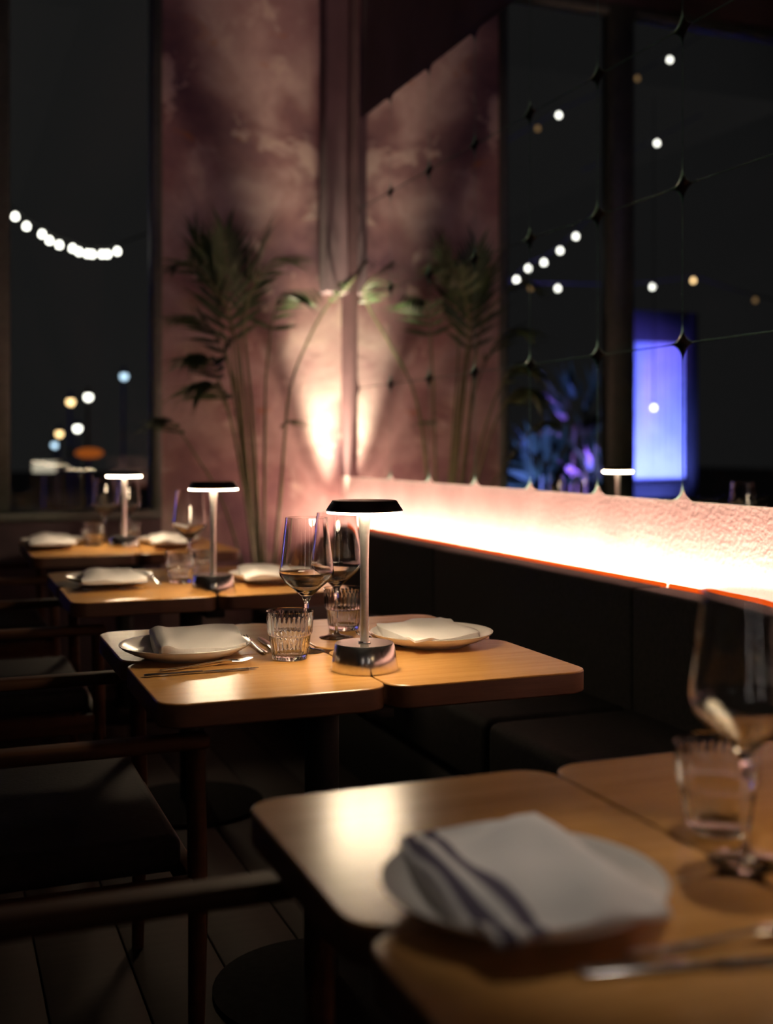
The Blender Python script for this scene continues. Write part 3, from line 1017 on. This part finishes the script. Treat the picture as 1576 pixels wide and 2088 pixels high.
# blue-lit kiosk and shrubs, seen in the mirrors
k0, k1 = at_depth(1290, 985, 9.6, True), at_depth(1402, 700, 9.6, True)
ks = thing('blue_lit_booth', 'booth with a white curtain washed in blue light reflected in the mirror', 'booth', ((k0.x + k1.x) / 2, 9.6, -0.05))
hw = abs(k0.x - k1.x) / 2
zb, zt = k0.z + 0.05, k1.z + 0.05
obj('body', boxes([(-hw - 0.10, -hw, -0.06, 0.1, 0, zt + 0.3), (hw, hw + 0.10, -0.06, 0.1, 0, zt + 0.3), (-hw, hw, 0.05, 0.1, 0, zt + 0.3), (-hw, hw, -0.06, 0.05, zt, zt + 0.3), (-hw, hw, -0.06, 0.05, 0, zb)], 0.004, 1), M['facade'], ks)
vs, fs = [], []
NF = 40
for i in range(NF + 1):
    x = -hw + 0.005 + (2 * hw - 0.01) * i / NF
    y = 0.02 + 0.014 * math.sin(i * 1.35)
    for z in (zb + 0.004, zt - 0.004):
        vs.append((x, y, z))
for i in range(NF):
    fs.append((2 * i, 2 * i + 2, 2 * i + 3, 2 * i + 1))
cu = mesh_from(vs, fs)
for pl in cu.polygons:
    pl.use_smooth = True
obj('curtain', cu, M['white_panel'], ks)
lb_ = light('booth_lamp', 'SPOT', (0, 0, 0), 380.0, (0.15, 0.19, 1.0), (0, 1, 0.85), 0.05, spot_size=1.3, spot_blend=0.7)  # assumed unseen spot, added to wash the curtain blue
lb_.location = (ks.location.x + 0.15, 8.85, 0.42)


def shrub(px0, px1, py0, py1, u, n, label, seed, w_=0.05):
    rnd = random.Random(seed)
    a, b = at_depth(px0, py1, u, True), at_depth(px1, py0, u, True)
    c_ = Vector(((a.x + b.x) / 2, u, -0.05))
    t = thing('shrub', label, 'plant', c_, 0, 'shrubs lit blue outside')
    zc = a.z + 0.05
    obj('stem', tube([(0, 0, 0), (0.02, 0.01, zc * 0.6), (0, 0, zc + 0.06)], [0.03, 0.022, 0.012], 8), M['stem'], t)
    for k in range(n):
        x = (a.x + (b.x - a.x) * rnd.random()) - c_.x
        z = zc + (b.z - a.z) * rnd.random() ** 1.2
        L = rnd.uniform(0.20, 0.38)
        lf = obj('leaf', LEAF[rnd.choice((0, 1, 1, 2))], M['pale_leaf'], t)
        an = math.atan2(z - zc + 0.08, x) + rnd.uniform(-0.4, 0.4)
        lf.location = (x * 0.75, rnd.uniform(-0.12, 0.12), z - 0.05)
        lf.rotation_euler = (rnd.uniform(-0.9, 0.9), -an, 0)
        lf.scale = (L, L * 2.2, L)


shrub(1050, 1165, 905, 985, 8.8, 60, 'low rounded shrub lit blue reflected beside the window edge', 1)
shrub(1120, 1228, 765, 880, 9.6, 44, 'violet lit spiky plant reflected left of the blue booth', 2)
shrub(1180, 1232, 905, 985, 9.2, 34, 'small blue lit shrub reflected next to the blue booth', 3)
c1 = at_depth(1110, 960, 9.0, True)
light('garden_blue', 'SPOT', (c1.x, 8.1, 0.40), 1100.0, (0.11, 0.12, 1.0), (c1.x, 9.0, 1.0), 0.05, spot_size=1.8, spot_blend=0.7)  # assumed unseen spot, added to turn the shrubs blue
c2 = at_depth(1200, 830, 9.0, True)
light('garden_violet', 'SPOT', (c2.x + 0.1, 9.0, 0.35), 600.0, (0.30, 0.10, 1.0), (c2.x, 9.6, 1.5), 0.05, spot_size=1.6, spot_blend=0.7)  # assumed as well: unseen violet spot added for the spiky plant
# a single bulb hanging on a long cord in front of the booth
p = at_depth(1337, 831, 8.4, True)
pb = thing('pendant_bulb', 'single white bulb hanging in front of the blue booth in the mirror', 'lamp', p)
obj('cord', tube([(0, 0, 0.05), (0, 0, 4.2 - p.z)], 0.004, 6), M['cable'], pb)
bb = obj('bulb', bulb.copy(), M['bulb_white'], pb)
obj('cap', cap, M['dark_metal'], bb)

# assumed upright tube lights behind the camera, added for glints in the glasses
for k, x in enumerate((-1.9, 0.35)):
    t = thing('tube_sconce', 'upright white tube light on the back wall ' + ('farther from' if k == 0 else 'closer to') + ' the mirrors', 'lamp', (x, ROOM_B, 1.2), 0, 'tube lights behind the camera')
    obj('bracket', boxes([(-0.03, 0.03, 0.0, 0.05, 0.0, 1.3)], 0.005, 1), M['dark_metal'], t)
    obj('tube', tube([(0, 0.075, 0.02), (0, 0.075, 1.28)], 0.022, 12), emissive('tube_light', (1.0, 0.92, 0.85), 9.0), t)
